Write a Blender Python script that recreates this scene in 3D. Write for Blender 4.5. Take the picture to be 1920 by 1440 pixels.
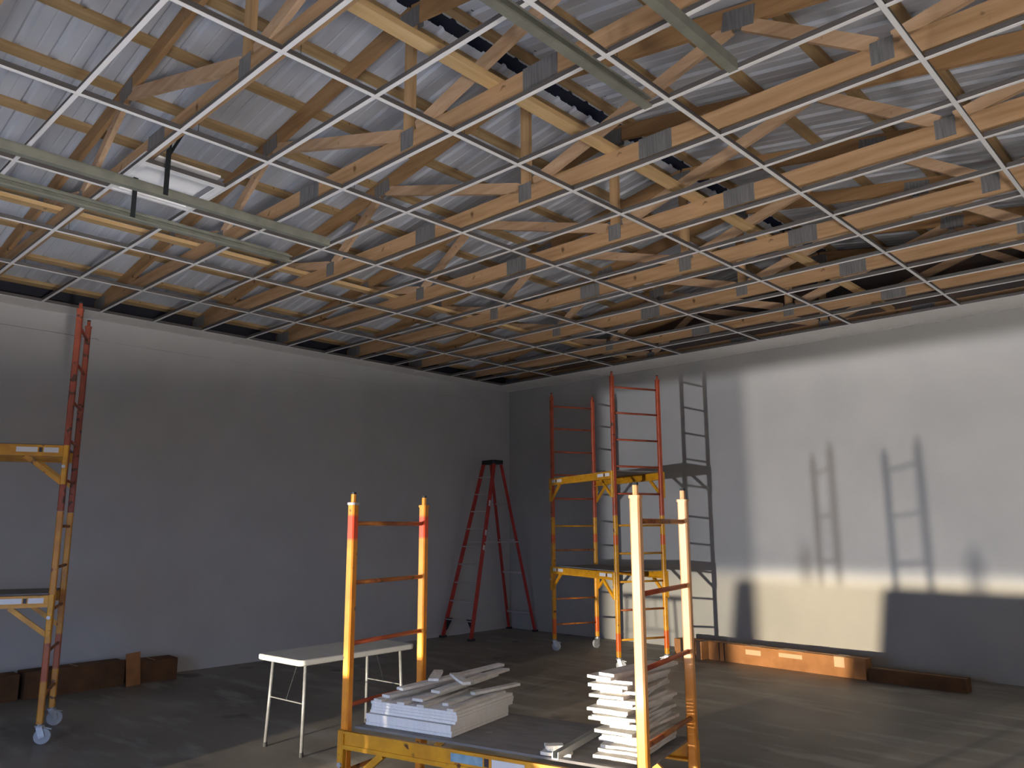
import bpy, math, random
from mathutils import Vector, Matrix

random.seed(7)
S = 0.3048            # everything below is measured in feet; S turns it into metres
FZ = 13.8             # ceiling grid height above the floor
D = bpy.data
scene = bpy.context.scene
COL = scene.collection
for o in list(D.objects):
    D.objects.remove(o, do_unlink=True)

# ------------------------------------------------------------------ camera
cam = D.cameras.new('camera')
camo = D.objects.new('camera', cam)
COL.objects.link(camo)
cam.sensor_width = 36.0
cam.lens = 1476.75 / 1920 * 36
cam.clip_start = 0.05
cam.clip_end = 300
yaw, pitch, roll = math.radians(-43.475), math.radians(10.40), math.radians(-0.20)
fw = Vector((math.sin(yaw) * math.cos(pitch), math.cos(yaw) * math.cos(pitch), math.sin(pitch)))
rt = fw.cross(Vector((0, 0, 1))).normalized()
up = rt.cross(fw)
rt2 = rt * math.cos(roll) + up * math.sin(roll)
up2 = up * math.cos(roll) - rt * math.sin(roll)
M = Matrix((rt2, up2, -fw)).transposed().to_4x4()
M.translation = Vector((15.4538, -6.2935, FZ - 8.1712)) * S
camo.matrix_world = M
scene.camera = camo

# ------------------------------------------------------------------ view, world, light
scene.view_settings.view_transform = 'Standard'
scene.view_settings.look = 'None'
scene.view_settings.gamma = 1.0
scene.view_settings.use_curve_mapping = False
scene.view_settings.exposure = 0.0

world = D.worlds.new('dusk_sky')
scene.world = world
world.use_nodes = True
bg = world.node_tree.nodes['Background']
bg.inputs[0].default_value = (0.38, 0.58, 1.0, 1)
bg.inputs[1].default_value = 8.0


def headlamp(name, x, power, color, lowcolor, low):
    """one head lamp of a vehicle that stands outside, with a low beam under a soft cut-off"""
    l = D.lights.new(name, 'SPOT')
    l.energy = power
    l.spot_size = math.radians(70)
    l.spot_blend = 0.6
    l.shadow_soft_size = 0.075
    l.use_nodes = True
    nt = l.node_tree
    em = nt.nodes['Emission']
    geo = nt.nodes.new('ShaderNodeNewGeometry')
    sx = nt.nodes.new('ShaderNodeSeparateXYZ')
    nt.links.new(geo.outputs['Incoming'], sx.inputs[0])
    ab = nt.nodes.new('ShaderNodeMath'); ab.operation = 'ABSOLUTE'
    nt.links.new(sx.outputs[1], ab.inputs[0])
    dv = nt.nodes.new('ShaderNodeMath'); dv.operation = 'DIVIDE'
    nt.links.new(sx.outputs[2], dv.inputs[0]); nt.links.new(ab.outputs[0], dv.inputs[1])
    mr = nt.nodes.new('ShaderNodeMapRange')
    mr.inputs[1].default_value = 0.012; mr.inputs[2].default_value = 0.031
    mr.inputs[3].default_value = 1.0; mr.inputs[4].default_value = 0.0
    mr.interpolation_type = 'SMOOTHSTEP'
    nt.links.new(dv.outputs[0], mr.inputs[0])
    st = nt.nodes.new('ShaderNodeMapRange')
    st.inputs[3].default_value = 1.0; st.inputs[4].default_value = low
    nt.links.new(mr.outputs[0], st.inputs[0])
    cm = nt.nodes.new('ShaderNodeMix'); cm.data_type = 'RGBA'
    cm.inputs[6].default_value = (*color, 1); cm.inputs[7].default_value = (*lowcolor, 1)
    nt.links.new(mr.outputs[0], cm.inputs[0])
    nt.links.new(cm.outputs[2], em.inputs['Color'])
    nt.links.new(st.outputs[0], em.inputs['Strength'])
    o = D.objects.new(name, l)
    COL.objects.link(o)
    o.location = Vector((x, -31.0, 2.35)) * S
    o.rotation_euler = (math.radians(90), 0, 0)
    return o


headlamp('head_lamp', -2.1, 4600, (1.0, 0.90, 0.80), (1.0, 0.81, 0.53), 4.2)
headlamp('head_lamp', 2.73, 3800, (0.95, 0.95, 0.98), (1.0, 0.86, 0.64), 3.6)


def uplight(name, loc, power, color, e0, e1, azim=None, floor=0.0):
    """added fill light, no lamp of the room, spread evenly over a flat ceiling;
    e0..e1: sine of the elevation between which the beam fades out"""
    l = D.lights.new(name, 'POINT')
    l.energy = power
    l.color = color
    l.shadow_soft_size = 0.16
    l.use_nodes = True
    nt = l.node_tree
    N, L = nt.nodes, nt.links
    em = N['Emission']
    geo = N.new('ShaderNodeNewGeometry')
    sx = N.new('ShaderNodeSeparateXYZ')
    L.new(geo.outputs['Incoming'], sx.inputs[0])
    mr = N.new('ShaderNodeMapRange')
    mr.interpolation_type = 'SMOOTHSTEP'
    mr.inputs[1].default_value = e0; mr.inputs[2].default_value = e1
    mr.inputs[3].default_value = floor
    L.new(sx.outputs[2], mr.inputs[0])
    mxx = N.new('ShaderNodeMath'); mxx.operation = 'MAXIMUM'; mxx.inputs[1].default_value = 0.22
    L.new(sx.outputs[2], mxx.inputs[0])
    pw = N.new('ShaderNodeMath'); pw.operation = 'POWER'; pw.inputs[1].default_value = -2.6
    L.new(mxx.outputs[0], pw.inputs[0])
    ml = N.new('ShaderNodeMath'); ml.operation = 'MULTIPLY'
    L.new(pw.outputs[0], ml.inputs[0]); L.new(mr.outputs[0], ml.inputs[1])
    L.new(ml.outputs[0], em.inputs['Strength'])
    o = D.objects.new(name, l)
    COL.objects.link(o)
    o.location = Vector(loc) * S
    return o


uplight('added_uplight', (20.0, -6.5, 3.0), 92, (1.0, 0.92, 0.83), 0.20, 0.37)  # unseen fill lights, added to brighten the ceiling from below
uplight('added_uplight', (8.9, -8.7, 3.0), 45, (1.0, 0.92, 0.84), 0.34, 0.52)
uplight('added_uplight', (-1.0, -8.7, 2.2), 52, (0.58, 0.76, 1.0), 0.54, 0.72)

for px0, px1 in ((-2.0, 8.2),):                        # sky portal in the raised door
    pl = D.lights.new('door_portal', 'AREA')
    pl.shape = 'RECTANGLE'
    pl.size = (px1 - px0) * S
    pl.size_y = 6.2 * S
    pl.cycles.is_portal = True
    po = D.objects.new('door_portal', pl)
    COL.objects.link(po)
    po.location = Vector(((px0 + px1) / 2, -9.6, 3.1)) * S
    po.rotation_euler = (math.radians(90), 0, 0)

# ------------------------------------------------------------------ materials
MAT = {}


def mat(name, color, rough=0.6, metal=0.0, color2=None, scale=6.0, stretch=(1, 1, 1), bump=0.0, bscale=60.0,
        spec=0.5, bands=(), detail=4.0, lo=0.35, hi=0.7, spots=None):
    if name in MAT:
        return MAT[name]
    m = D.materials.new(name)
    m.use_nodes = True
    nt = m.node_tree
    N, L = nt.nodes, nt.links
    b = N['Principled BSDF']
    b.inputs['Roughness'].default_value = rough
    b.inputs['Metallic'].default_value = metal
    b.inputs['Specular IOR Level'].default_value = spec
    b.inputs['Base Color'].default_value = (*color, 1)
    tc = N.new('ShaderNodeTexCoord')
    mp = N.new('ShaderNodeMapping')
    mp.inputs['Scale'].default_value = stretch
    L.new(tc.outputs['Object'], mp.inputs[0])
    last = None
    if color2 is not None:
        n = N.new('ShaderNodeTexNoise')
        n.inputs['Scale'].default_value = scale
        n.inputs['Detail'].default_value = detail
        L.new(mp.outputs[0], n.inputs['Vector'])
        r = N.new('ShaderNodeMapRange')
        r.inputs[1].default_value = lo; r.inputs[2].default_value = hi
        L.new(n.outputs[0], r.inputs[0])
        mx = N.new('ShaderNodeMix'); mx.data_type = 'RGBA'
        mx.inputs[6].default_value = (*color, 1); mx.inputs[7].default_value = (*color2, 1)
        L.new(r.outputs[0], mx.inputs[0])
        last = mx.outputs[2]
    if spots is not None:
        sc, th, col = spots
        n = N.new('ShaderNodeTexNoise')
        n.inputs['Scale'].default_value = sc
        n.inputs['Detail'].default_value = 2.0
        L.new(tc.outputs['Object'], n.inputs['Vector'])
        r = N.new('ShaderNodeMapRange')
        r.inputs[1].default_value = th; r.inputs[2].default_value = th + 0.06
        L.new(n.outputs[0], r.inputs[0])
        mx = N.new('ShaderNodeMix'); mx.data_type = 'RGBA'
        if last is None:
            mx.inputs[6].default_value = (*color, 1)
        else:
            L.new(last, mx.inputs[6])
        mx.inputs[7].default_value = (*col, 1)
        L.new(r.outputs[0], mx.inputs[0])
        last = mx.outputs[2]
    if bands:
        sp = N.new('ShaderNodeSeparateXYZ')
        L.new(tc.outputs['Object'], sp.inputs[0])
        for bd in bands:
            z0, z1, c = bd[:3]
            w = bd[3] if len(bd) > 3 else 0.03
            g = N.new('ShaderNodeMapRange'); h = N.new('ShaderNodeMapRange')
            g.inputs[1].default_value = (z0 - w) * S; g.inputs[2].default_value = (z0 + w) * S
            h.inputs[1].default_value = (z1 - w) * S; h.inputs[2].default_value = (z1 + w) * S
            h.inputs[3].default_value = 1.0; h.inputs[4].default_value = 0.0
            k = N.new('ShaderNodeMath'); k.operation = 'MULTIPLY'
            L.new(sp.outputs[2], g.inputs[0]); L.new(sp.outputs[2], h.inputs[0])
            L.new(g.outputs[0], k.inputs[0]); L.new(h.outputs[0], k.inputs[1])
            k2 = N.new('ShaderNodeMath'); k2.operation = 'MULTIPLY'; k2.inputs[1].default_value = 0.85
            L.new(k.outputs[0], k2.inputs[0])
            mx = N.new('ShaderNodeMix'); mx.data_type = 'RGBA'
            if last is None:
                mx.inputs[6].default_value = (*color, 1)
            else:
                L.new(last, mx.inputs[6])
            mx.inputs[7].default_value = (*c, 1)
            L.new(k2.outputs[0], mx.inputs[0])
            last = mx.outputs[2]
    if last is not None:
        L.new(last, b.inputs['Base Color'])
    if bump:
        n = N.new('ShaderNodeTexNoise')
        n.inputs['Scale'].default_value = bscale
        n.inputs['Detail'].default_value = 3.0
        L.new(mp.outputs[0], n.inputs['Vector'])
        bp = N.new('ShaderNodeBump')
        bp.inputs['Strength'].default_value = bump
        bp.inputs['Distance'].default_value = 0.01
        L.new(n.outputs[0], bp.inputs['Height'])
        L.new(bp.outputs[0], b.inputs['Normal'])
    MAT[name] = m
    return m


def wood(name, a, b_, axis):
    st = [9, 9, 9]
    st['xyz'.index(axis)] = 0.7
    return mat(name, a, 0.75, 0, b_, 2.6, st, 0.25, 6.0, 0.25, lo=0.3, hi=0.75, spots=(9.0, 0.70, tuple(c * 0.45 for c in b_)))


W_CHORD = wood('pine_chord', (0.49, 0.325, 0.195), (0.32, 0.19, 0.095), 'x')
W_TOP = wood('pine_top_chord', (0.42, 0.26, 0.135), (0.29, 0.165, 0.075), 'x')
W_WEB = wood('pine_web', (0.56, 0.395, 0.27), (0.40, 0.26, 0.155), 'x')
W_POST = wood('pine_post', (0.52, 0.35, 0.19), (0.36, 0.22, 0.11), 'z')
W_PURL = wood('pine_purlin', (0.46, 0.33, 0.18), (0.30, 0.19, 0.09), 'y')
W_BRACE = wood('pine_brace', (0.68, 0.49, 0.27), (0.50, 0.33, 0.15), 'y')
M_PLATE = mat('galvanised_plate', (0.22, 0.225, 0.245), 0.5, 0.3, (0.14, 0.145, 0.16), 30, (3, 1, 0.2), 0.5, 24)
M_SHEET = mat('roof_steel', (0.62, 0.67, 0.78), 0.5, 0.1, (0.47, 0.50, 0.57), 0.9, (1, 2, 1), 0, spec=0.4)
M_TEE = mat('white_tee', (0.86, 0.87, 0.90), 0.4, 0.0)
M_TEEW = mat('tee_web_unlit_steel', (0.13, 0.125, 0.13), 0.5, 0.3)  # bare steel web, its unlit look darkened into the colour
M_TILE = mat('mineral_tile', (0.90, 0.89, 0.88), 0.9, 0, (0.82, 0.81, 0.80), 60, bump=0.3, bscale=120, spec=0.2)
M_TILEBACK = mat('tile_scrap', (0.82, 0.80, 0.76), 0.9, 0, (0.66, 0.63, 0.58), 14, bump=0.5, bscale=40, spec=0.2)
M_WALLL = mat('grey_wall_paint', (0.54, 0.545, 0.565), 0.8, 0, (0.50, 0.505, 0.525), 2.0, bump=0.08, bscale=30, spec=0.25)
M_WALLB = mat('pale_wall_paint', (0.41, 0.41, 0.41), 0.6, 0, (0.36, 0.365, 0.37), 1.2, bump=0.25, bscale=8, spec=0.35)
M_DARK = mat('near_black', (0.012, 0.014, 0.028), 0.7)
M_GABLE = mat('gable_boards', (0.05, 0.045, 0.05), 0.8, 0, (0.09, 0.05, 0.035), 1.5)
M_GALV = mat('galvanised_track', (0.27, 0.28, 0.24), 0.5, 0.3, (0.20, 0.21, 0.185), 8, bump=0.05)
M_BLACK = mat('black_steel', (0.02, 0.025, 0.028), 0.5, 0.3)
M_SHADE = mat('light_pan', (0.93, 0.94, 0.97), 0.35)
M_FLOOR = None
M_CARD = mat('cardboard', (0.42, 0.20, 0.085), 0.85, 0, (0.30, 0.14, 0.06), 5, bump=0.1, spec=0.2)
M_CARDD = mat('cardboard_dark_shaded', (0.15, 0.075, 0.035), 0.85, 0, (0.09, 0.047, 0.025), 5, bump=0.1, spec=0.2)  # darker copy; dim light on the grey-wall cartons is put into the colour
M_TAPE = mat('black_print', (0.025, 0.015, 0.015), 0.6)
M_TAPEC = mat('pale_print', (0.62, 0.42, 0.27), 0.6)
M_YEL = mat('yellow_paint', (0.75, 0.36, 0.012), 0.42, 0, (0.55, 0.24, 0.012), 9, spots=(14, 0.68, (0.12, 0.04, 0.015)))
M_YELP = mat('yellow_post', (0.84, 0.31, 0.018), 0.42, 0, (0.68, 0.22, 0.015), 9, spots=(16, 0.70, (0.12, 0.04, 0.015)),
             bands=((5.43, 5.90, (0.72, 0.03, 0.015)),))
M_YELB = mat('yellow_post_marked', (0.78, 0.36, 0.015), 0.42, 0, (0.60, 0.25, 0.012), 9,
             spots=(16, 0.66, (0.12, 0.04, 0.015)), bands=((0.75, 1.45, (0.72, 0.09, 0.01)), (4.95, 5.35, (0.72, 0.09, 0.01))))
M_PALE = mat('pale_orange_post', (0.84, 0.47, 0.235), 0.45, 0, (0.80, 0.39, 0.15), 3, spots=(14, 0.72, (0.20, 0.08, 0.03)), bands=((-1, 3.0, (0.80, 0.30, 0.02), 0.7),))  # peach tone turning orange toward the foot, with dark spots
M_RED = mat('red_orange_paint', (0.50, 0.085, 0.03), 0.45, 0, (0.36, 0.06, 0.025), 9, spots=(15, 0.64, (0.06, 0.02, 0.012)))
M_YELW = mat('worn_yellow_post', (0.66, 0.31, 0.03), 0.45, 0, (0.45, 0.17, 0.03), 5, spots=(14, 0.62, (0.14, 0.04, 0.02)), bands=((1.6, 2.6, (0.34, 0.07, 0.04)),))
M_REDD = mat('dark_red_paint', (0.36, 0.075, 0.035), 0.5, 0, (0.24, 0.045, 0.025), 9, spots=(15, 0.58, (0.07, 0.022, 0.014)))
M_RUNG = mat('worn_rung', (0.46, 0.17, 0.03), 0.5, 0, (0.22, 0.05, 0.02), 7, spots=(14, 0.6, (0.07, 0.025, 0.012)))
M_RUNGR = mat('red_rung', (0.48, 0.10, 0.03), 0.5, 0, (0.28, 0.045, 0.02), 7)
M_DECK = mat('deck_plywood', (0.24, 0.23, 0.23), 0.75, 0, (0.17, 0.165, 0.17), 5, (1, 4, 1), spots=(7, 0.7, (0.34, 0.33, 0.33)))
M_STICK = mat('white_sticker', (0.80, 0.80, 0.82), 0.4)
M_STICKB = mat('blue_sticker', (0.30, 0.46, 0.58), 0.4, 0, (0.16, 0.30, 0.42), 20)
M_INK = mat('sticker_ink', (0.05, 0.03, 0.03), 0.5)
M_CAST = mat('caster_metal', (0.55, 0.57, 0.62), 0.45, 0.5, (0.40, 0.42, 0.46), 20)
M_RUB = mat('rubber', (0.03, 0.03, 0.035), 0.6)
M_WHEEL = mat('grey_wheel', (0.36, 0.38, 0.42), 0.55)
M_LAD = mat('red_fibreglass', (0.50, 0.045, 0.035), 0.5, 0, (0.40, 0.03, 0.03), 8)
M_ALU = mat('aluminium', (0.60, 0.60, 0.62), 0.4, 0.7)
M_TABLE = mat('white_plastic', (0.78, 0.78, 0.74), 0.5, 0, (0.72, 0.72, 0.68), 12)
M_LEG = mat('grey_leg_paint', (0.30, 0.31, 0.31), 0.45, 0.2, (0.22, 0.22, 0.225), 14)
M_CHAN = mat('bright_channel', (0.62, 0.65, 0.66), 0.3, 0.7)
M_DOOR = mat('door_panel_paint', (0.62, 0.61, 0.58), 0.6)
M_APRON = mat('outdoor_apron', (0.34, 0.33, 0.31), 0.9, 0, (0.28, 0.27, 0.26), 2)


def floor_material():
    m = D.materials.new('concrete_floor')
    m.use_nodes = True
    nt = m.node_tree
    N, L = nt.nodes, nt.links
    b = N['Principled BSDF']
    tc = N.new('ShaderNodeTexCoord')

    def noise(scale, detail, lo, hi, sy=1.0, rot=0.0):
        mp = N.new('ShaderNodeMapping')
        mp.inputs['Scale'].default_value = (1, sy, 1)
        mp.inputs['Rotation'].default_value = (0, 0, rot)
        L.new(tc.outputs['Object'], mp.inputs[0])
        n = N.new('ShaderNodeTexNoise')
        n.inputs['Scale'].default_value = scale
        n.inputs['Detail'].default_value = detail
        L.new(mp.outputs[0], n.inputs['Vector'])
        r = N.new('ShaderNodeMapRange')
        r.inputs[1].default_value = lo; r.inputs[2].default_value = hi
        L.new(n.outputs[0], r.inputs[0])
        return r.outputs[0]

    def mix(fac, a, c):
        mx = N.new('ShaderNodeMix'); mx.data_type = 'RGBA'
        L.new(fac, mx.inputs[0])
        if isinstance(a, tuple):
            mx.inputs[6].default_value = (*a, 1)
        else:
            L.new(a, mx.inputs[6])
        mx.inputs[7].default_value = (*c, 1)
        return mx.outputs[2]

    c = mix(noise(0.7, 6, 0.35, 0.68), (0.27, 0.25, 0.215), (0.13, 0.12, 0.105))
    c = mix(noise(1.1, 5, 0.52, 0.66, 4.0, 0.9), c, (0.30, 0.29, 0.27))
    c = mix(noise(1.7, 2, 0.66, 0.72), c, (0.085, 0.08, 0.078))
    L.new(c, b.inputs['Base Color'])
    b.inputs['Roughness'].default_value = 0.5
    b.inputs['Specular IOR Level'].default_value = 0.45
    n = N.new('ShaderNodeTexNoise')
    n.inputs['Scale'].default_value = 18
    bp = N.new('ShaderNodeBump')
    bp.inputs['Strength'].default_value = 0.12
    bp.inputs['Distance'].default_value = 0.01
    L.new(tc.outputs['Object'], n.inputs['Vector'])
    L.new(n.outputs[0], bp.inputs['Height'])
    L.new(bp.outputs[0], b.inputs['Normal'])
    return m


M_FLOOR = floor_material()


# ------------------------------------------------------------------ geometry helpers
class MB:
    def __init__(self):
        self.v, self.f = [], []

    def add(self, pts, faces):
        k = len(self.v)
        self.v += [Vector(p) for p in pts]
        self.f += [tuple(i + k for i in f) for f in faces]
        return self

    def box(self, x0, x1, y0, y1, z0, z1):
        return self.add([(x0, y0, z0), (x1, y0, z0), (x1, y1, z0), (x0, y1, z0),
                         (x0, y0, z1), (x1, y0, z1), (x1, y1, z1), (x0, y1, z1)],
                        [(0, 3, 2, 1), (4, 5, 6, 7), (0, 1, 5, 4), (1, 2, 6, 5), (2, 3, 7, 6), (3, 0, 4, 7)])

    def bbox(self, x0, x1, y0, y1, z0, z1, c=0.02):
        """box with its four upright edges chamfered"""
        P = [(x0 + c, y0), (x1 - c, y0), (x1, y0 + c), (x1, y1 - c), (x1 - c, y1), (x0 + c, y1), (x0, y1 - c), (x0, y0 + c)]
        return self.prism(P, z0, z1)

    def prism(self, P, z0, z1):
        n = len(P)
        pts = [(x, y, z0) for x, y in P] + [(x, y, z1) for x, y in P]
        fs = [tuple(range(n - 1, -1, -1)), tuple(range(n, 2 * n))]
        fs += [(i, (i + 1) % n, n + (i + 1) % n, n + i) for i in range(n)]
        return self.add(pts, fs)

    def frame(self, p0, p1, upv):
        d = (Vector(p1) - Vector(p0)).normalized()
        u = Vector(upv)
        s = d.cross(u)
        if s.length < 1e-4:
            s = d.cross(Vector((1, 0, 0)))
        s.normalize()
        return d, s, s.cross(d).normalized()

    def bar(self, p0, p1, w, h, upv=(0, 0, 1)):
        """rectangular bar, w sideways and h along upv"""
        d, s, u = self.frame(p0, p1, upv)
        return self.sweep(p0, p1, [(-w / 2, -h / 2), (w / 2, -h / 2), (w / 2, h / 2), (-w / 2, h / 2)], upv)

    def sweep(self, p0, p1, prof, upv=(0, 0, 1), closed=True):
        d, s, u = self.frame(p0, p1, upv)
        n = len(prof)
        pts = [Vector(p0) + s * a + u * b for a, b in prof] + [Vector(p1) + s * a + u * b for a, b in prof]
        fs = [(i, (i + 1) % n, n + (i + 1) % n, n + i) for i in range(n if closed else n - 1)]
        if closed:
            fs += [tuple(range(n - 1, -1, -1)), tuple(range(n, 2 * n))]
        return self.add(pts, fs)

    def tube(self, p0, p1, r, seg=8):
        return self.sweep(p0, p1, [(r * math.cos(2 * math.pi * i / seg), r * math.sin(2 * math.pi * i / seg)) for i in range(seg)],
                          (0, 0, 1))

    def sq(self, p0, p1, w, c=0.025):
        """square tube with rounded corners"""
        h = w / 2
        return self.sweep(p0, p1, [(-h + c, -h), (h - c, -h), (h, -h + c), (h, h - c), (h - c, h), (-h + c, h), (-h, h - c), (-h, -h + c)],
                          (0, 1, 0) if abs((Vector(p1) - Vector(p0)).normalized().z) > 0.5 else (0, 0, 1))

    def mesh(self, name):
        me = D.meshes.new(name)
        me.from_pydata([tuple(p * S) for p in self.v], [], self.f)
        me.update()
        return me

    def tee(self, name):
        me = self.mesh(name)
        me.materials.append(M_TEE)
        me.materials.append(M_TEEW)
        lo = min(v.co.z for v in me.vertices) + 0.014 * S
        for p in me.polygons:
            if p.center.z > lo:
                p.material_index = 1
        return me

    def build(self, name, m, parent=None, smooth=False):
        me = self.mesh(name)
        me.materials.append(m)
        if smooth:
            for p in me.polygons:
                p.use_smooth = True
        return link(name, me, parent)


def link(name, me, parent=None, loc=None, rz=0.0):
    o = D.objects.new(name, me)
    COL.objects.link(o)
    if parent is not None:
        o.parent = parent
    if loc is not None:
        o.location = Vector(loc) * S
    if rz:
        o.rotation_euler = (0, 0, rz)
    return o


def tag(o, label, cat, group=None):
    o['label'] = label
    o['category'] = cat
    if group:
        o['group'] = group
    return o


def thing(name, label, cat, loc=(0, 0, 0), rz=0.0, group=None):
    return tag(link(name, None, None, loc, rz), label, cat, group)


def struct(o, label=None):
    o['kind'] = 'structure'
    if label:
        o['label'] = label
    return o


ORD = ['first', 'second', 'third', 'fourth', 'fifth', 'sixth', 'seventh', 'eighth', 'ninth', 'tenth', 'eleventh', 'twelfth', 'thirteenth', 'fourteenth',
       'fifteenth', 'sixteenth', 'seventeenth', 'eighteenth', 'nineteenth', 'twentieth', 'twenty-first', 'twenty-second']

# ------------------------------------------------------------------ setting
XL, XR, YB, YF = -17.2, 21.9, 27.9, -9.5
fl = struct(MB().box(XL - 0.5, XR + 0.5, YF, YB + 0.5, -0.5, 0).build('floor', M_FLOOR), 'grey stained concrete floor')
wl = struct(MB().box(XL - 0.5, XL, YF, YB + 0.5, 0, FZ + 0.12).build('wall_left', M_WALLL), 'smooth dark grey painted wall')
wb = struct(MB().box(XL - 0.5, XR + 0.5, YB, YB + 0.5, 0, FZ + 0.12).build('wall_back', M_WALLB), 'pale grey painted block wall with shadows')
wr = struct(MB().box(XR, XR + 0.5, YF, YB + 0.5, 0, FZ + 0.6).build('wall_right', M_WALLL), 'grey painted side wall')
MB().box(XL - 0.45, XL - 0.05, YF, YB + 0.5, FZ + 0.12, FZ + 0.92).build('eave_strip', M_DARK, wl)  # near-black strip closing the eave above the wall top
gb = MB()
gb.prism([(XL - 0.5, 0), (XR + 0.5, 0), (XR + 0.5, 0.82), (2.25, 4.12), (XL - 0.5, 0.82)], 0, 0.3)
gb.v = [Vector((p.x, YB + 0.1 + p.z, FZ + 0.12 + p.y)) for p in gb.v]
gb.build('gable_sheathing', M_GABLE, wb)

# front wall behind the camera with three sectional garage doors
DOORS = [(-14.3, -3.9, 0.0), (-2.0, 8.2, 6.24), (10.0, 20.2, 0.0)]
DH = 12.4
fwl = MB()
xs = [XL - 0.5] + [v for d in DOORS for v in d[:2]] + [XR + 0.5]
for i in range(0, len(xs), 2):
    fwl.box(xs[i], xs[i + 1], YF - 0.6, YF, 0, DH)
fwl.box(XL - 0.5, XR + 0.5, YF - 0.6, YF, DH, FZ + 0.6)
gf = MB().prism([(XL - 0.5, 0), (XR + 0.5, 0), (2.25, 3.4)], 0, 0.3)
for p in gf.v:
    p.x, p.y, p.z = p.x, YF - 0.4 + p.z, FZ + 0.6 + p.y
fwl.add(gf.v, gf.f)
struct(fwl.build('wall_front', M_WALLL), 'front wall with three garage doors')
for k, (a, b, zb) in enumerate(DOORS):
    d = struct(link('door_%d' % (k + 1), None, None, ((a + b) / 2, YF, 0)), 'sectional overhead garage door')
    z = zb
    w = (b - a) / 2
    used = 0
    while z < DH - 0.01:
        z1 = min(z + 2.07, DH)
        MB().box(-w, w, 0.02, 0.17, z, z1 - 0.002).build('door_panel', M_DOOR, d)
        used += 1
        z = z1
    y = 0.6
    for j in range(6 - used):
        MB().box(-w + 0.1, w - 0.1, y, min(y + 2.05, 4.6), 13.0, 13.15).build('door_panel', M_DOOR, d)
        y += 2.07
        if y > 4.5:
            break
struct(MB().box(-60, 60, -90, YF, -0.5, -0.02).build('apron_ground', M_APRON), 'outdoor concrete apron')

# thin trim and conduit high on the left wall
MB().box(XL, XL + 0.10, -3, 4.4, FZ - 0.78, FZ - 0.62).build('trim_1', M_WALLL)['kind'] = 'structure'
MB().box(XL, XL + 0.03, 4.4, 27.6, FZ - 0.82, FZ - 0.79).build('trim_2', M_WALLL)['kind'] = 'structure'
MB().box(XL, XL + 0.12, -8, 0.3, FZ - 0.42, FZ - 0.2).build('trim_3', M_DARK)['kind'] = 'structure'

# ------------------------------------------------------------------ roof: sheets, purlins, trusses
RX, ZP = 2.25, 3.75              # ridge line and centre height of the peak over the grid
SL = 1 / 6.0


def ztop(dx):                    # top edge of the top chords over the grid
    return ZP - abs(dx) * SL + 0.235


ceil = struct(link('ceiling', None, None, (0, 0, 0)), 'ribbed steel roof sheets over the trusses')
for sgn in (-1, 1):
    y = YF - 1
    while y < YB + 0.4:
        prof = []
        for r in range(4):
            yy = y + r * 0.75
            prof += [(yy, 0), (yy + 0.06, 0.075), (yy + 0.16, 0.075), (yy + 0.22, 0.0), (yy + 0.46, 0.0), (yy + 0.485, 0.018), (yy + 0.53, 0.0)]
        prof.append((y + 3.0, 0))
        b = MB()
        pts = []
        for dx in (0.22, 20.4):
            for yy, h in prof:
                pts.append((RX + sgn * dx, yy, FZ + ztop(dx) + 0.13 + h))
        n = len(prof)
        b.add(pts, [(i, i + 1, n + i + 1, n + i) for i in range(n - 1)])
        b.build('roof_sheet', M_SHEET, ceil)
        y += 3.0
rc = MB()
for sgn in (-1, 1):
    rc.add([(RX, YF - 1, FZ + ZP + 0.62), (RX, YB + 0.5, FZ + ZP + 0.62), (RX + sgn * 0.9, YB + 0.5, FZ + ZP + 0.28), (RX + sgn * 0.9, YF - 1, FZ + ZP + 0.28)],
           [(0, 1, 2, 3)])
rc.build('ridge_cap', M_DARK, ceil)

k = 0
pm = None
for sgn in (-1, 1):
    for j in range(10):
        dx = 0.62 + 2.05 * j
        if dx > 19.6:
            break
        zc = FZ + ztop(dx) + 0.0625
        o = MB().sweep((0, YF, 0), (0, YB, 0), [(-0.145, -0.0625), (0.145, -0.0625), (0.145, 0.0625), (-0.145, 0.0625)]).build('roof_purlin', W_PURL)
        o.location = Vector((RX + sgn * dx, 0, zc)) * S
        o.rotation_euler = (0, sgn * math.atan(SL), 0)
        side = 'left' if sgn < 0 else 'right'
        if j == 0:
            tag(o, 'pine purlin directly beside the dark ridge slot, %s' % ('on its grey wall side' if sgn < 0 else 'on the side away from the grey wall'), 'purlin')
        else:
            tag(o, '%s flat pine purlin down from the ridge slot, %s' % (ORD[j], 'toward the dark grey wall' if sgn < 0 else 'away from the grey wall'),
                'purlin', 'purlins of the %s roof slope' % side)

TH = 0.125
BO = 9.05
TO1, TO2 = 6.25, 12.6
trussY = [-7.7 + 3.98 * i for i in range(9)]           # ... 24.1
trussY.append(27.72)


def zt(dx):
    return ZP - abs(dx) * SL


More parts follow.
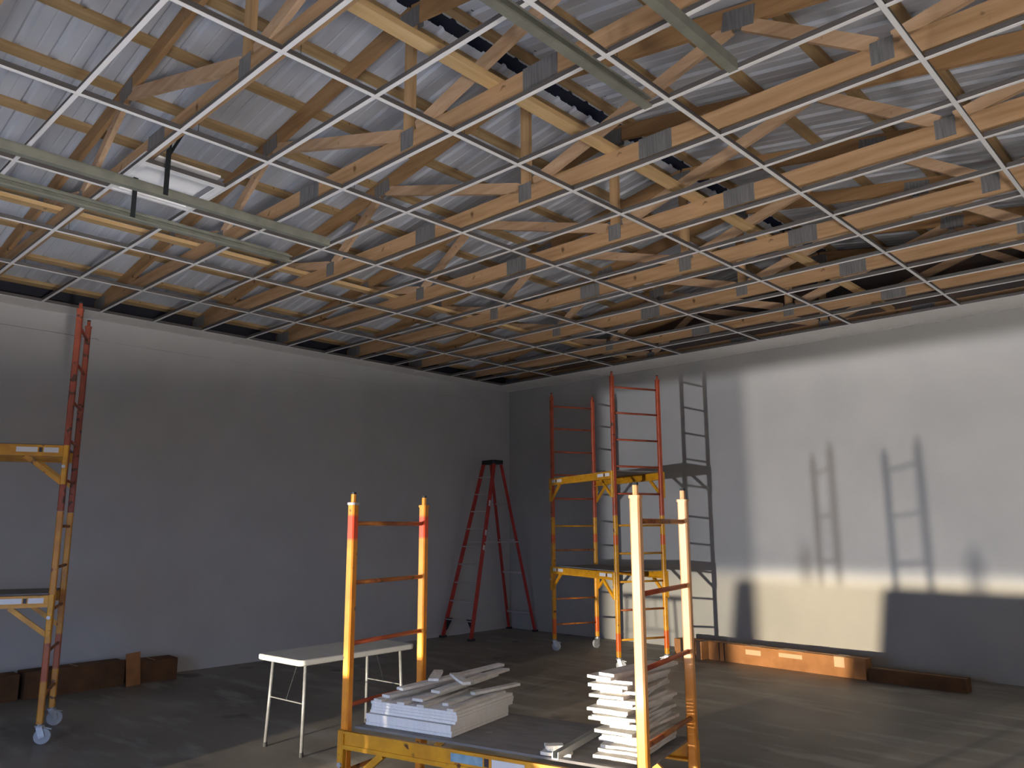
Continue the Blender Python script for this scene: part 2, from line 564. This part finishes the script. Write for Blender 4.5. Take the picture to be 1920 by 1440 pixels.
proto_parts = []
mb = MB
for (x0, x1) in ((-19.65, -4.06), (-4.04, 4.04), (4.06, 19.65)):
    proto_parts.append(('bottom_chord', mb().box(x0, x1, -TH / 2, TH / 2, 0.27, 0.73).mesh('bottom_chord'), W_CHORD))
for s_ in (-1, 1):
    proto_parts.append(('top_chord', mb().bar((0.01 * s_, 0, ZP), (s_ * 19.9, 0, zt(19.9)), TH, 0.46).mesh('top_chord'), W_TOP))
webs = [((0, 0.74), (0, ZP - 0.25), 0.29, W_POST)]
for s_ in (-1, 1):
    webs += [((s_ * 0.30, 0.78), (s_ * (TO1 - 0.2), zt(TO1) - 0.2), 0.30, W_WEB),
             ((s_ * (BO - 0.12), 0.76), (s_ * (TO1 + 0.12), zt(TO1) - 0.26), 0.29, W_WEB),
             ((s_ * (BO + 0.2), 0.76), (s_ * (TO2 - 0.1), zt(TO2) - 0.2), 0.29, W_WEB)]
for (ax, az), (bx, bz), h, wm in webs:
    proto_parts.append(('web', mb().bar((ax, 0, az), (bx, 0, bz), TH, h, (0, 1, 0) if False else (0, 0, 1) if abs(bx - ax) > 0.1 else (1, 0, 0)).mesh('web'), wm))


def plate(x, z, w, h, rot=0.0):
    for side in (-1, 1):
        b = mb().box(-w / 2, w / 2, -0.006, 0.006, -h / 2, h / 2)
        c, s2 = math.cos(rot), math.sin(rot)
        for p in b.v:
            p.x, p.z = p.x * c - p.z * s2, p.x * s2 + p.z * c
            p.x += x; p.z += z; p.y += side * (TH / 2 + 0.006)
        proto_parts.append(('connector_plate', b.mesh('connector_plate'), M_PLATE))


plate(0, 0.58, 0.44, 0.48)
plate(0, ZP - 0.15, 0.7, 0.5)
for s_ in (-1, 1):
    plate(s_ * 4.05, 0.50, 0.88, 0.50)
    plate(s_ * BO, 0.58, 0.42, 0.46)
    plate(s_ * TO1, zt(TO1) - 0.08, 0.75, 0.45, s_ * -math.atan(SL))
    plate(s_ * TO2, zt(TO2) - 0.06, 0.5, 0.4, s_ * -math.atan(SL))
    plate(s_ * 18.9, 0.55, 1.0, 0.45)
for _, me, m_ in proto_parts:
    me.materials.append(m_)
nT = len(trussY)
for i, y in enumerate(trussY):
    r = nT - 1 - i
    lab = 'pine roof truss against the back wall gable' if r == 0 else 'pine roof truss with steel connector plates, %s in from the pale back wall' % ORD[r - 1]
    t = thing('roof_truss', lab, 'truss', (RX, y, FZ), group='roof trusses')
    for nm, me, _ in proto_parts:
        link(nm, me, t)

for x, lab in ((5.05, 'light pine lateral brace lying on the truss chords beside the large plates'),
               (-8.5, 'pine lateral brace lying on the truss chords toward the grey wall'),
               (14.3, 'pine lateral brace lying on the truss chords on the far side')):
    tag(MB().box(x - 0.16, x + 0.16, -9.2, 27.7, FZ + 0.735, FZ + 0.86).build('lateral_brace', W_BRACE), lab, 'timber')

# ------------------------------------------------------------------ suspended ceiling grid
grid = thing('ceiling_grid', 'white suspended ceiling grid of steel tees, mostly without tiles', 'ceiling grid', (0, 0, FZ))
TW = 0.088
TEEP = [(-TW / 2, 0), (TW / 2, 0), (TW / 2, 0.012), (0.006, 0.012), (0.006, 0.11), (0.018, 0.11), (0.018, 0.13), (-0.018, 0.13), (-0.018, 0.11), (-0.006, 0.11), (-0.006, 0.012), (-TW / 2, 0.012)]
AX = [4.0 * a for a in range(-4, 6)]
GY0, GY1 = -8.0, 26.0
wire_me = MB().tube((0, 0, 0.12), (0, 0, 0.75), 0.006, 5).mesh('hanger_wire')
wire_me.materials.append(M_BLACK)
for x in AX:
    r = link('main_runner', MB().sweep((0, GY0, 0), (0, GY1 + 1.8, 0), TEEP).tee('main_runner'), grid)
    r.location = Vector((x, 0, 0)) * S
    for yy in trussY[1:-1]:
        if -15 < x < 20:
            link('hanger_wire', wire_me, r, (0, yy + 0.1, 0))
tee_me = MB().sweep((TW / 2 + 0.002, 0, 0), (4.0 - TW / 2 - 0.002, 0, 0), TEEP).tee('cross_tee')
for i, x in enumerate(AX[:-1]):
    for b in range(-4, 14):
        y = 2.0 * b
        if b <= -1 and x < -4.5 and b < -2:
            continue
        link('cross_tee', tee_me, grid, (x, y, 0))
# short cross tee halving the bay that holds the white panel, and border tees to the walls
short = MB().sweep((0, 0.0 + TW / 2, 0), (0, 2.0 - TW / 2, 0), TEEP).tee('cross_tee')
link('cross_tee', short, grid, (-2.0, 0, 0))
bord = MB().sweep((XL + 0.02, 0, 0), (-16.0 - TW / 2, 0, 0), TEEP).tee('cross_tee')
bordy = MB().sweep((0, 26.0 + TW / 2, 0), (0, YB - 0.02, 0), TEEP).tee('cross_tee')
for b in range(-2, 14):
    link('cross_tee', bord, grid, (0, 2.0 * b, 0))
for a in range(-3, 5):
    link('cross_tee', bordy, grid, (4.0 * a - 2.0, 0, 0))
ANG = [(0, 0), (0.075, 0), (0.075, 0.006), (0.006, 0.006), (0.006, 0.075), (0, 0.075)]
a = MB().sweep((0, GY0, 0), (0, YB, 0), [(p, q) for p, q in ANG]).build('wall_angle', M_TEE, grid)
a.location = Vector((XL + 0.001, 0, 0)) * S
MB().box(XL, XR, YB - 0.075, YB - 0.001, 0, 0.008).build('wall_angle', M_TEE, grid)
# border tiles, lying in the row beside each wall
tl = MB().box(XL + 0.02, -16.0 - 0.01, 0.02, 1.98, 0.014, 0.06).mesh('ceiling_tile')
tl.materials.append(M_TILE)
for b in range(-3, 13):
    link('ceiling_tile', tl, grid, (0, 2.0 * b, 0))
tb = MB().box(0.02, 1.98, 26.01, YB - 0.02, 0.014, 0.06).mesh('ceiling_tile')
tb.materials.append(M_TILE)
for a in range(-8, 10):
    link('ceiling_tile', tb, grid, (2.0 * a, 0, 0))
MB().box(XL + 0.02, -16.01, 26.01, YB - 0.02, 0.014, 0.06).build('ceiling_tile', M_TILE, grid)

# white troffer-like panel dropped into one half bay
pan = thing('ceiling_light_panel', 'white concave square light panel set in the grid behind the door tracks', 'light panel', (-3.0, 1.0, FZ))
fr = MB()
for s_ in (-1, 1):
    fr.box(-0.97, 0.97, s_ * 0.9 - 0.07, s_ * 0.9 + 0.07, 0.014, 0.05)
    fr.box(s_ * 0.9 - 0.07, s_ * 0.9 + 0.07, -0.83, 0.83, 0.014, 0.05)
fr.build('frame', M_SHADE, pan)
N_ = 12
pts, fs = [], []
for i in range(N_ + 1):
    u = -0.83 + 1.66 * i / N_
    z = 0.05 + 0.22 * (1 - (u / 0.83) ** 2)
    pts += [(u, -0.83, z), (u, 0.83, z)]
for i in range(N_):
    fs.append((2 * i, 2 * i + 1, 2 * i + 3, 2 * i + 2))
MB().add(pts, fs).build('reflector', M_SHADE, pan, True)
MB().box(-0.9, 0.9, -0.9, 0.9, 0.29, 0.34).build('housing_top', M_SHADE, pan)

# ------------------------------------------------------------------ garage door tracks
TZ = FZ - 0.75
CPROF = [(-0.08, -0.09), (0.08, -0.09), (0.08, -0.05), (0.065, -0.05), (0.065, -0.075), (-0.065, -0.075), (-0.065, 0.075), (0.065, 0.075), (0.065, 0.05), (0.08, 0.05), (0.08, 0.09), (-0.08, 0.09)]
TR = [(-3.50, 1, 'beside the grey wall bay, farther from the ridge slot', 0.45), (-1.65, -1, 'under the white light panel, closer to the ridge slot', 0.45),
      (8.37, 1, 'just past the large truss plates, next to a main runner', 0.0), (10.02, -1, 'with the cut end below the bare grid', 0.0)]
for x, flip, lab, hy in TR:
    t = thing('door_track', 'galvanised overhead door track ' + lab, 'door track', (x, 0, TZ), group='overhead door tracks')
    MB().sweep((0, -8.3, 0), (0, 4.72, 0), [(flip * p, q) for p, q in CPROF]).build('rail', M_GALV, t)
    MB().box(-0.012, 0.012, -8.3, 4.65, 0.09, 0.15).build('stiffener', M_GALV, t)
    if hy:
        h = MB()
        for j in range(13):            # perforated angle: rungs between slots
            zz = 0.0 + j * 0.1
            h.box(-0.075, 0.075, hy, hy + 0.012, zz, zz + 0.062)
        h.box(-0.075, -0.04, hy, hy + 0.012, -0.05, 1.32)
        h.box(0.04, 0.075, hy, hy + 0.012, -0.05, 1.32)
        h.box(0.075, 0.088, hy - 0.1, hy + 0.012, -0.05, 1.32)
        h.build('perforated_hanger', M_BLACK, t)
        MB().bar((0, hy + 0.02, 1.0), (0.9, hy + 0.05, 1.45), 0.02, 0.11).build('hanger_brace', M_BLACK, t)


# ------------------------------------------------------------------ rolling scaffolds
PW = 0.165


def scaffold(label, loc, rz, L, W, decks, levels, posts, rungs, deckm, seed, stick=(0.18, 0.55, 0.70, 1.22), far=True):
    """decks: heights; levels: number of stacked frames; posts/rungs: a material per level"""
    rnd = random.Random(seed)
    t = thing('rolling_scaffold', label, 'scaffold', (loc[0], loc[1], 0), rz)
    base = 0.52
    for xe in (0.0, L):
        for ye in (0.0, W):
            for lv in range(levels):
                z0 = base if lv == 0 else 6.16
                z1 = 6.15 if lv == 0 else 12.04
                m = posts[lv]
                if isinstance(m, dict):
                    m = m[(xe > 0, ye > 0)]
                p = MB().sq((xe, ye, z0), (xe, ye, z1), PW).build('post', m, t)
                if lv == levels - 1:
                    MB().tube((xe, ye, z1 - 0.02), (xe, ye, z1 + 0.16), 0.05, 8).build('coupling_pin', m, p)
                    MB().tube((xe, ye, z1 + 0.16), (xe, ye, z1 + 0.20), 0.052, 8).build('pin_tip', M_BLACK, p)
                    MB().sq((xe, ye, z1 - 0.05), (xe, ye, z1 - 0.005), PW + 0.025).build('collar', M_CAST if not far and not xe and not ye else m, p)
        for lv in range(levels):
            hs = [1.18, 2.34, 3.46, 4.60, 5.74] if lv == 0 else [7.05, 8.19, 9.32, 10.46, 11.57]
            for hh in hs:
                MB().tube((xe, PW / 2, hh), (xe, W - PW / 2, hh), 0.043, 8).build('rung', rungs[lv][rnd.randrange(len(rungs[lv]))], t, True)
    for di, dz in enumerate(decks):
        dk = MB().box(0.10, L - 0.10, 0.12, W + 0.16, dz - 0.03, dz + 0.012).build('deck', M_DECK, t)
        m = deckm[di]
        for ye in (0.0, W):
            s_ = -1 if ye == 0 else 1
            yo = ye + s_ * (PW / 2 + 0.02)
            b = MB()
            b.box(-0.02, L + 0.02, yo - 0.02, yo + 0.02, dz - 0.34, dz - 0.032)
            b.box(-0.02, L + 0.02, min(yo, yo + s_ * 0.055), max(yo, yo + s_ * 0.055), dz - 0.07, dz - 0.032)
            b.box(-0.02, L + 0.02, min(yo, yo + s_ * 0.055), max(yo, yo + s_ * 0.055), dz - 0.345, dz - 0.27)
            b.box(0.085, L - 0.085, min(yo, yo - s_ * 0.16), max(yo, yo - s_ * 0.16), dz - 0.345, dz - 0.31)
            bm = b.build('side_beam', m, t)
            for xe, q in ((0.0, 1), (L, -1)):
                MB().sq((xe, yo, dz - 1.12), (xe, yo, dz - 0.02), 0.14, 0.02).build('sleeve', m, t)
                MB().bar((xe + q * 0.04, yo, dz - 1.08), (xe + q * 0.98, yo, dz - 0.34), 0.075, 0.125).build('gusset', m, t)
                MB().tube((xe + q * 0.02, yo + s_ * 0.055, dz - 0.62), (xe + q * 0.02, yo + s_ * 0.10, dz - 0.62), 0.05, 8).build('lock_pin', M_CAST, t)
            y2 = yo + s_ * 0.021
            ends = ((0.0, 1), (L, -1)) if far else ((0.0, 1),)
            for xe, q in ends:
                for j, mm in ((0, M_STICK), (2, M_STICK if far else M_STICKB)):
                    x0, x1 = sorted((xe + q * stick[j], xe + q * stick[j + 1]))
                    MB().box(x0, x1, min(y2, y2 + s_ * 0.003), max(y2, y2 + s_ * 0.003), dz - 0.235, dz - 0.095).build('sticker', mm, bm)
                x0, x1 = sorted((xe + q * (stick[1] + 0.03), xe + q * (stick[2] - 0.03))) if far else (stick[3] + 0.03, stick[3] + 0.12)
                MB().box(x0, x1, min(y2, y2 + s_ * 0.003), max(y2, y2 + s_ * 0.003), dz - 0.23, dz - 0.10).build('sticker', M_INK, bm)
    for xe in (0.0, L):
        for ye in (0.0, W):
            a = rnd.uniform(0, 6.28)
            c, s_ = math.cos(a), math.sin(a)
            cx, cy = xe + c * 0.09, ye + s_ * 0.09
            k_ = MB()
            k_.tube((xe, ye, 0.46), (xe, ye, 0.62), 0.06, 8)
            k_.tube((xe, ye, 0.44), (xe, ye, 0.48), 0.12, 10)
            for q in (-1, 1):
                ox, oy = -s_ * 0.085 * q, c * 0.085 * q
                k_.bar((xe + ox, ye + oy, 0.45), (cx + ox, cy + oy, 0.17), 0.02, 0.15, (c, s_, 0))
            k_.bar((cx - s_ * 0.05, cy + c * 0.05, 0.42), (cx - s_ * 0.05 + c * 0.2, cy + c * 0.05 + s_ * 0.2, 0.36), 0.1, 0.02)
            co = k_.build('caster', M_CAST, t)
            MB().tube((cx - s_ * 0.055, cy + c * 0.055, 0.205), (cx + s_ * 0.055, cy - c * 0.055, 0.205), 0.205, 16).build('wheel', M_WHEEL, co, False)
    return t


FGA = math.radians(12.8)
FGO = (2.30, 3.0)
scaffold('single-height yellow rolling scaffold whose deck carries stacks of white ceiling tiles', FGO, FGA, 5.96, 2.31, [1.95], 1,
         [{(False, False): M_YELP, (False, True): M_YELP, (True, False): M_PALE, (True, True): M_PALE}],
         [[M_RUNG, M_RUNG, M_RUNGR]], [M_YEL], 3, (3.32, 3.95, 2.49, 3.14), False)
scaffold('two-storey scaffold tower with orange upper frames and yellow lower frames before the pale wall', (-9.63, 23.0), math.radians(-23.3), 5.86, 2.3,
         [3.88, 8.02], 2, [M_YELB, M_RED], [[M_YEL, M_RUNG], [M_RUNGR]], [M_YEL, M_YEL], 5)
scaffold('two-storey scaffold tower with red upper posts standing near the dark grey wall', (-11.60, -4.10), math.radians(65.9), 5.85, 2.2,
         [3.90, 8.02], 2, [M_YELW, M_REDD], [[M_RUNG], [M_RUNGR]], [M_YEL, M_YEL], 9)


def fg(x, y, z=0.0):
    """scaffold deck coordinates to room coordinates"""
    c, s_ = math.cos(FGA), math.sin(FGA)
    return (FGO[0] + x * c - y * s_, FGO[1] + x * s_ + y * c, z)


# ------------------------------------------------------------------ tiles and scraps on the scaffold deck
TT = 0.052
DZ = 1.972
rnd = random.Random(11)


def slab(name, m, cx, cy, z, lx, ly, ang, label, cat, group, th=TT, tilt=0.0, wob=0.0):
    """a cut board with slightly ragged outline and bevelled edge"""
    n = 4
    pts = []
    for (ax, ay, bx, by) in ((-1, -1, 1, -1), (1, -1, 1, 1), (1, 1, -1, 1), (-1, 1, -1, -1)):
        for i in range(n):
            f = i / n
            x, y = (ax + (bx - ax) * f) * lx / 2, (ay + (by - ay) * f) * ly / 2
            pts.append((x + rnd.uniform(-wob, wob), y + rnd.uniform(-wob, wob)))
    o = MB().prism(pts, 0, th - 0.003).build(name, m)
    p = fg(cx, cy, z)
    o.location = Vector(p) * S
    o.rotation_euler = (0, tilt, FGA + ang)
    return tag(o, label, cat, group)


z = DZ
for i in range(8):
    low = i < 4
    slab('acoustic_tile', M_TILE, 1.22 + (0.0 if low else 0.08) + rnd.uniform(-0.012, 0.012), 1.27 + (0.0 if low else 0.05) + rnd.uniform(-0.02, 0.02), z, 1.98, 1.98,
         rnd.uniform(-0.006, 0.006), 'square white ceiling tile, %s from the bottom of the neat low stack' % ORD[i], 'ceiling tile', 'neat stack of whole ceiling tiles')
    z += TT
    if i == 3:
        z += 0.012
ztp = z
STR = [  # centre x, centre y, length, width, turn from the deck's depth, layer, lift of the far end
    (0.62, 1.45, 2.3, 0.20, -0.12, 0, 0.0), (1.02, 1.55, 2.5, 0.18, 0.02, 0, 0.0), (1.42, 1.15, 1.7, 0.16, 0.10, 0, 0.0),
    (0.80, 1.75, 2.6, 0.22, -0.20, 1, 0.03), (1.32, 1.80, 2.6, 0.24, -0.03, 1, 0.03), (1.80, 1.45, 1.6, 0.14, 0.02, 0, 0.0),
    (1.10, 1.95, 2.7, 0.20, -0.26, 3.4, 0.05), (1.58, 1.90, 2.2, 0.22, -0.10, 3.2, 0.05), (1.62, 1.40, 0.9, 0.16, 0.9, 6.0, 0.03),
    (2.14, 1.25, 1.9, 0.13, 0.03, 0, 0.0), (1.05, 1.40, 0.8, 0.20, 0.5, 6.2, 0.04), (2.05, 2.05, 1.2, 0.15, -0.30, 1.2, 0.02)]
for cx, cy, lx, ly, ang, lev, lift in STR:
    slab('tile_strip', M_TILEBACK, cx, cy, ztp + lev * TT + lift * lx / 2, lx, ly, math.pi / 2 + ang,
         'narrow cut strip of ceiling tile scattered on the neat tile stack', 'tile strip', 'cut strips on the neat tile stack', wob=0.008, tilt=-lift)
z = DZ
for i in range(22):
    ly = rnd.uniform(1.45, 1.85)
    lx = rnd.uniform(0.56, 0.80)
    slab('tile_offcut', M_TILEBACK, 5.33 + rnd.uniform(-0.09, 0.07), 1.28 + rnd.uniform(-0.13, 0.09), z, lx, ly, rnd.uniform(-0.13, 0.13),
         'ragged white tile offcut, %s from the bottom of the tall untidy pile' % ORD[i], 'tile offcut', 'tall pile of tile offcuts', wob=0.02, tilt=rnd.uniform(-0.01, 0.01))
    z += TT + 0.004
for cx, cy, lx, ly, ang in ((5.28, 1.3, 0.5, 1.9, -0.22), (5.45, 1.25, 0.3, 1.8, -0.3)):
    slab('tile_offcut', M_TILEBACK, cx, cy, z, lx, ly, ang, '%s tile offcut lying askew on top of the tall untidy pile' % ('broad ragged white' if lx > 0.4 else 'narrow ragged white'), 'tile offcut', 'tall pile of tile offcuts', wob=0.02)
    z += TT
for i, (cx, cy, lx, ly, ang) in enumerate(((4.32, 0.30, 0.5, 0.22, 0.25), (4.36, 0.34, 0.36, 0.22, -0.1), (4.28, 0.28, 0.3, 0.2, 0.6))):
    slab('tile_offcut', M_TILEBACK, cx, cy, DZ + i * TT, lx, ly, ang, 'small white tile scrap at the foot of the tall untidy pile', 'tile offcut', 'small scraps on the deck', wob=0.02)
ch = thing('metal_channel', 'bright metal channel lying across the deck against the offcut pile', 'metal channel', fg(4.72, -0.45, DZ), FGA + math.radians(98))
cb = MB().sweep((-0.1, 0, 0.175), (2.2, 0, 0.03), [(-0.05, 0), (0.05, 0), (0.05, 0.10), (0.04, 0.10), (0.04, 0.012), (-0.04, 0.012), (-0.04, 0.10), (-0.05, 0.10)])
cb.build('channel', M_CHAN, ch)


# ------------------------------------------------------------------ folding table
tb = thing('folding_table', 'white plastic folding table on grey tubular legs', 'table', (-3.85, 7.02, 0), math.radians(3.5))
HW, HL, TH_ = 0.99, 1.97, 2.36


def rrect(hw, hl, r, seg=6):
    P = []
    for cx, cy, a0 in ((hw - r, -hl + r, -90), (hw - r, hl - r, 0), (-hw + r, hl - r, 90), (-hw + r, -hl + r, 180)):
        for i in range(seg + 1):
            a = math.radians(a0 + 90 * i / seg)
            P.append((cx + r * math.cos(a), cy + r * math.sin(a)))
    return P


tp = MB()
P0 = rrect(HW - 0.03, HL - 0.03, 0.13)
P1 = rrect(HW, HL, 0.16)
n = len(P0)
pts = [(x, y, TH_ - 0.145) for x, y in P0] + [(x, y, TH_ - 0.12) for x, y in P1] + [(x, y, TH_ - 0.02) for x, y in P1] + [(x, y, TH_) for x, y in P0]
fs = [tuple(range(n - 1, -1, -1)), tuple(range(3 * n, 4 * n))]
for r_ in range(3):
    fs += [(r_ * n + i, r_ * n + (i + 1) % n, (r_ + 1) * n + (i + 1) % n, (r_ + 1) * n + i) for i in range(n)]
tp.add(pts, fs).build('table_top', M_TABLE, tb)
for sy in (-1, 1):
    yl = sy * (HL - 0.35)
    for sx in (-1, 1):
        lg = MB().tube((sx * 0.72, yl, TH_ - 0.14), (sx * 0.80, yl + sy * 0.08, 0.03), 0.045, 10).build('leg', M_LEG, tb, True)
        MB().tube((sx * 0.80, yl + sy * 0.08, 0.0), (sx * 0.797, yl + sy * 0.078, 0.11), 0.056, 10).build('foot_cap', M_RUB, lg)
    MB().tube((-0.76, yl + sy * 0.04, 1.25), (0.76, yl + sy * 0.04, 1.25), 0.017, 8).build('cross_bar', M_LEG, tb)
    MB().tube((0, yl + sy * 0.04, 1.25), (0, yl - sy * 0.30, TH_ - 0.15), 0.014, 8).build('folding_brace', M_BLACK, tb)

# ------------------------------------------------------------------ step ladder
ld = thing('step_ladder', 'tall red fibreglass step ladder with black top in the room corner', 'ladder', (-15.95, 25.2, 0), 0)
LH = 9.30
FY, BY = -2.62, 2.35
for s_ in (-1, 1):
    fr_ = MB().sweep((s_ * 1.08, FY, 0.02), (s_ * 0.42, -0.28, LH - 0.1), [(-0.12, -0.03), (0.12, -0.03), (0.12, 0.03), (-0.12, 0.03)], (1, 0, 0)).build('front_rail', M_LAD, ld)
    MB().box(s_ * 1.08 - 0.11, s_ * 1.08 + 0.11, FY - 0.16, FY + 0.2, 0, 0.1).build('shoe', M_RUB, fr_)
    br_ = MB().sweep((s_ * 1.0, BY, 0.02), (s_ * 0.40, 0.28, LH - 0.1), [(-0.09, -0.03), (0.09, -0.03), (0.09, 0.03), (-0.09, 0.03)], (1, 0, 0)).build('rear_rail', M_LAD, ld)
    MB().box(s_ * 1.0 - 0.1, s_ * 1.0 + 0.1, BY - 0.12, BY + 0.16, 0, 0.1).build('shoe', M_RUB, br_)
    for z_, a_ in ((7.0, 0), (5.4, 0), (4.6, 0)):
        if s_ > 0:
            f = z_ / LH
            x_ = 1.08 - 0.66 * f
            y_ = FY + 2.34 * f
            MB().bar((x_ + 0.033, y_, z_ - 0.16), (x_ + 0.02, y_ + 0.07, z_ + 0.16), 0.006, 0.13, (0, 1, 0)).build('sticker', M_STICK, fr_)
    MB().bar((s_ * 0.76, -1.35, 4.9), (s_ * 0.74, 1.28, 4.9), 0.03, 0.07).build('spreader', M_ALU, ld)
for i in range(1, 10):
    f = i / 9.9
    hw_ = 1.06 - 0.66 * f
    y_ = FY + 2.34 * f
    zz = LH * f
    MB().box(-hw_, hw_, y_ - 0.12, y_ + 0.14, zz - 0.05, zz + 0.01).build('step', M_ALU, ld)
for zz in (1.0, 3.2, 5.0, 7.0):
    f = zz / LH
    MB().bar((-1.0 + 0.6 * f, BY - 2.07 * f, zz), (1.0 - 0.6 * f, BY - 2.07 * f, zz), 0.05, 0.09).build('rear_brace', M_ALU, ld)
for s_ in (-1, 1):
    MB().prism([(s_ * 1.0, 0.35), (s_ * 0.55, 1.0), (s_ * 1.0, 1.0)][::s_], -0.03, 0.03).build('corner_gusset', M_BLACK, ld)
for o in list(ld.children):
    if o.name.startswith('corner_gusset'):
        o.rotation_euler = (math.radians(90), 0, 0)
        o.location = Vector((0, FY + 0.2, 0)) * S
MB().bbox(-0.52, 0.52, -0.42, 0.42, LH - 0.12, LH + 0.10, 0.1).build('top_cap', M_BLACK, ld)


# ------------------------------------------------------------------ cartons
def carton(label, cx, cy, lx, ly, h, ang, m, flap=True, bands=(), z=0.0, group=None, tip=0.0):
    t = thing('carton', label, 'carton', (cx, cy, z), ang, group)
    b = MB().box(-lx / 2, lx / 2, -ly / 2, ly / 2, 0, h)
    b.build('box_body', m, t)
    if flap:
        MB().box(-lx / 2 + 0.01, lx / 2 - 0.01, -0.012, 0.012, h, h + 0.006).build('seam_tape', M_TAPEC, t)
    for (a0, a1, z0, z1, mm) in bands:
        MB().box(-lx / 2 + a0, -lx / 2 + a1, -ly / 2 - 0.006, -ly / 2, z0, z1).build('printed_band', mm, t)
        MB().box(-lx / 2 + a0, -lx / 2 + a1, -ly / 2 - 0.006, ly / 2, h, h + 0.006).build('printed_band', mm, t)
    return t


carton('short brown carton with black tape bands at the foot of the pale wall', -3.9, 25.75, 1.5, 0.7, 0.75, math.radians(-8), M_CARD,
       bands=((0.35, 0.6, 0, 0.75, M_TAPE), (1.2, 1.45, 0, 0.75, M_TAPE)))
carton('long narrow tan carton lying along the foot of the pale wall', 0.35, 25.75, 6.8, 0.55, 0.74, math.radians(-3), M_CARD,
       bands=((0.5, 0.55, 0, 0.74, M_TAPE), (0.75, 0.8, 0, 0.74, M_TAPE), (5.6, 6.0, 0.35, 0.72, M_TAPEC), (1.8, 2.5, 0.40, 0.60, M_TAPEC), (3.3, 4.3, 0.46, 0.62, M_TAPEC)))
carton('long low dark brown carton past the end of the tan one along the pale wall', 5.5, 25.45, 3.3, 0.55, 0.45, math.radians(-2), M_CARDD)
carton('brown carton lying at the grey wall next to the scaffold tower', -16.2, 1.2, 0.8, 2.6, 0.85, 0, M_CARDD)
carton('long brown carton lying along the grey wall beyond the scaffold tower', -16.25, 4.3, 0.8, 3.3, 0.88, math.radians(2), M_CARDD)
carton('open brown carton at the end of the row along the grey wall', -16.3, 7.05, 0.95, 1.7, 0.78, math.radians(-3), M_CARDD)
fl_ = MB().bar((-15.62, 6.2, 0.0), (-15.72, 6.15, 1.15), 0.6, 0.02, (1, 0.3, 0)).build('carton_flap', M_CARD)
tag(fl_, 'loose torn cardboard flap standing against the cartons by the grey wall', 'cardboard')

# unseen, added by the open door to shade the wall: carton pile, bottle, board
for i in range(4):
    for j in range(2):
        carton('unseen carton added to shade the wall, in the pile by the open door', 1.7 + 2.4 * j, -5.9, 2.38, 2.1, 0.68, 0, M_CARD, z=0.69 * i, group='unseen cartons added for shade')
lb = MB().bar((0.10, -5.9, 0.0), (0.46, -5.9, 2.66), 1.9, 0.03, (1, 0, 0)).build('shade_board', M_CARD)  # unseen sheet, added to slant the edge of the wall shadow
tag(lb, 'unseen cardboard sheet added to shape the wall shadow, leaning against the carton pile by the open door', 'cardboard')
bt = thing('bottle', 'unseen bottle added for its wall shadow, standing on the carton pile by the open door', 'bottle', (1.82, -6.0, 2.76))  # unseen, added to cast the bottle shadow on the back wall
MB().tube((0, 0, 0), (0, 0, 0.5), 0.12, 14).build('body', M_STICK, bt)
MB().tube((0, 0, 0.5), (0, 0, 0.68), 0.06, 12).build('neck', M_STICK, bt)
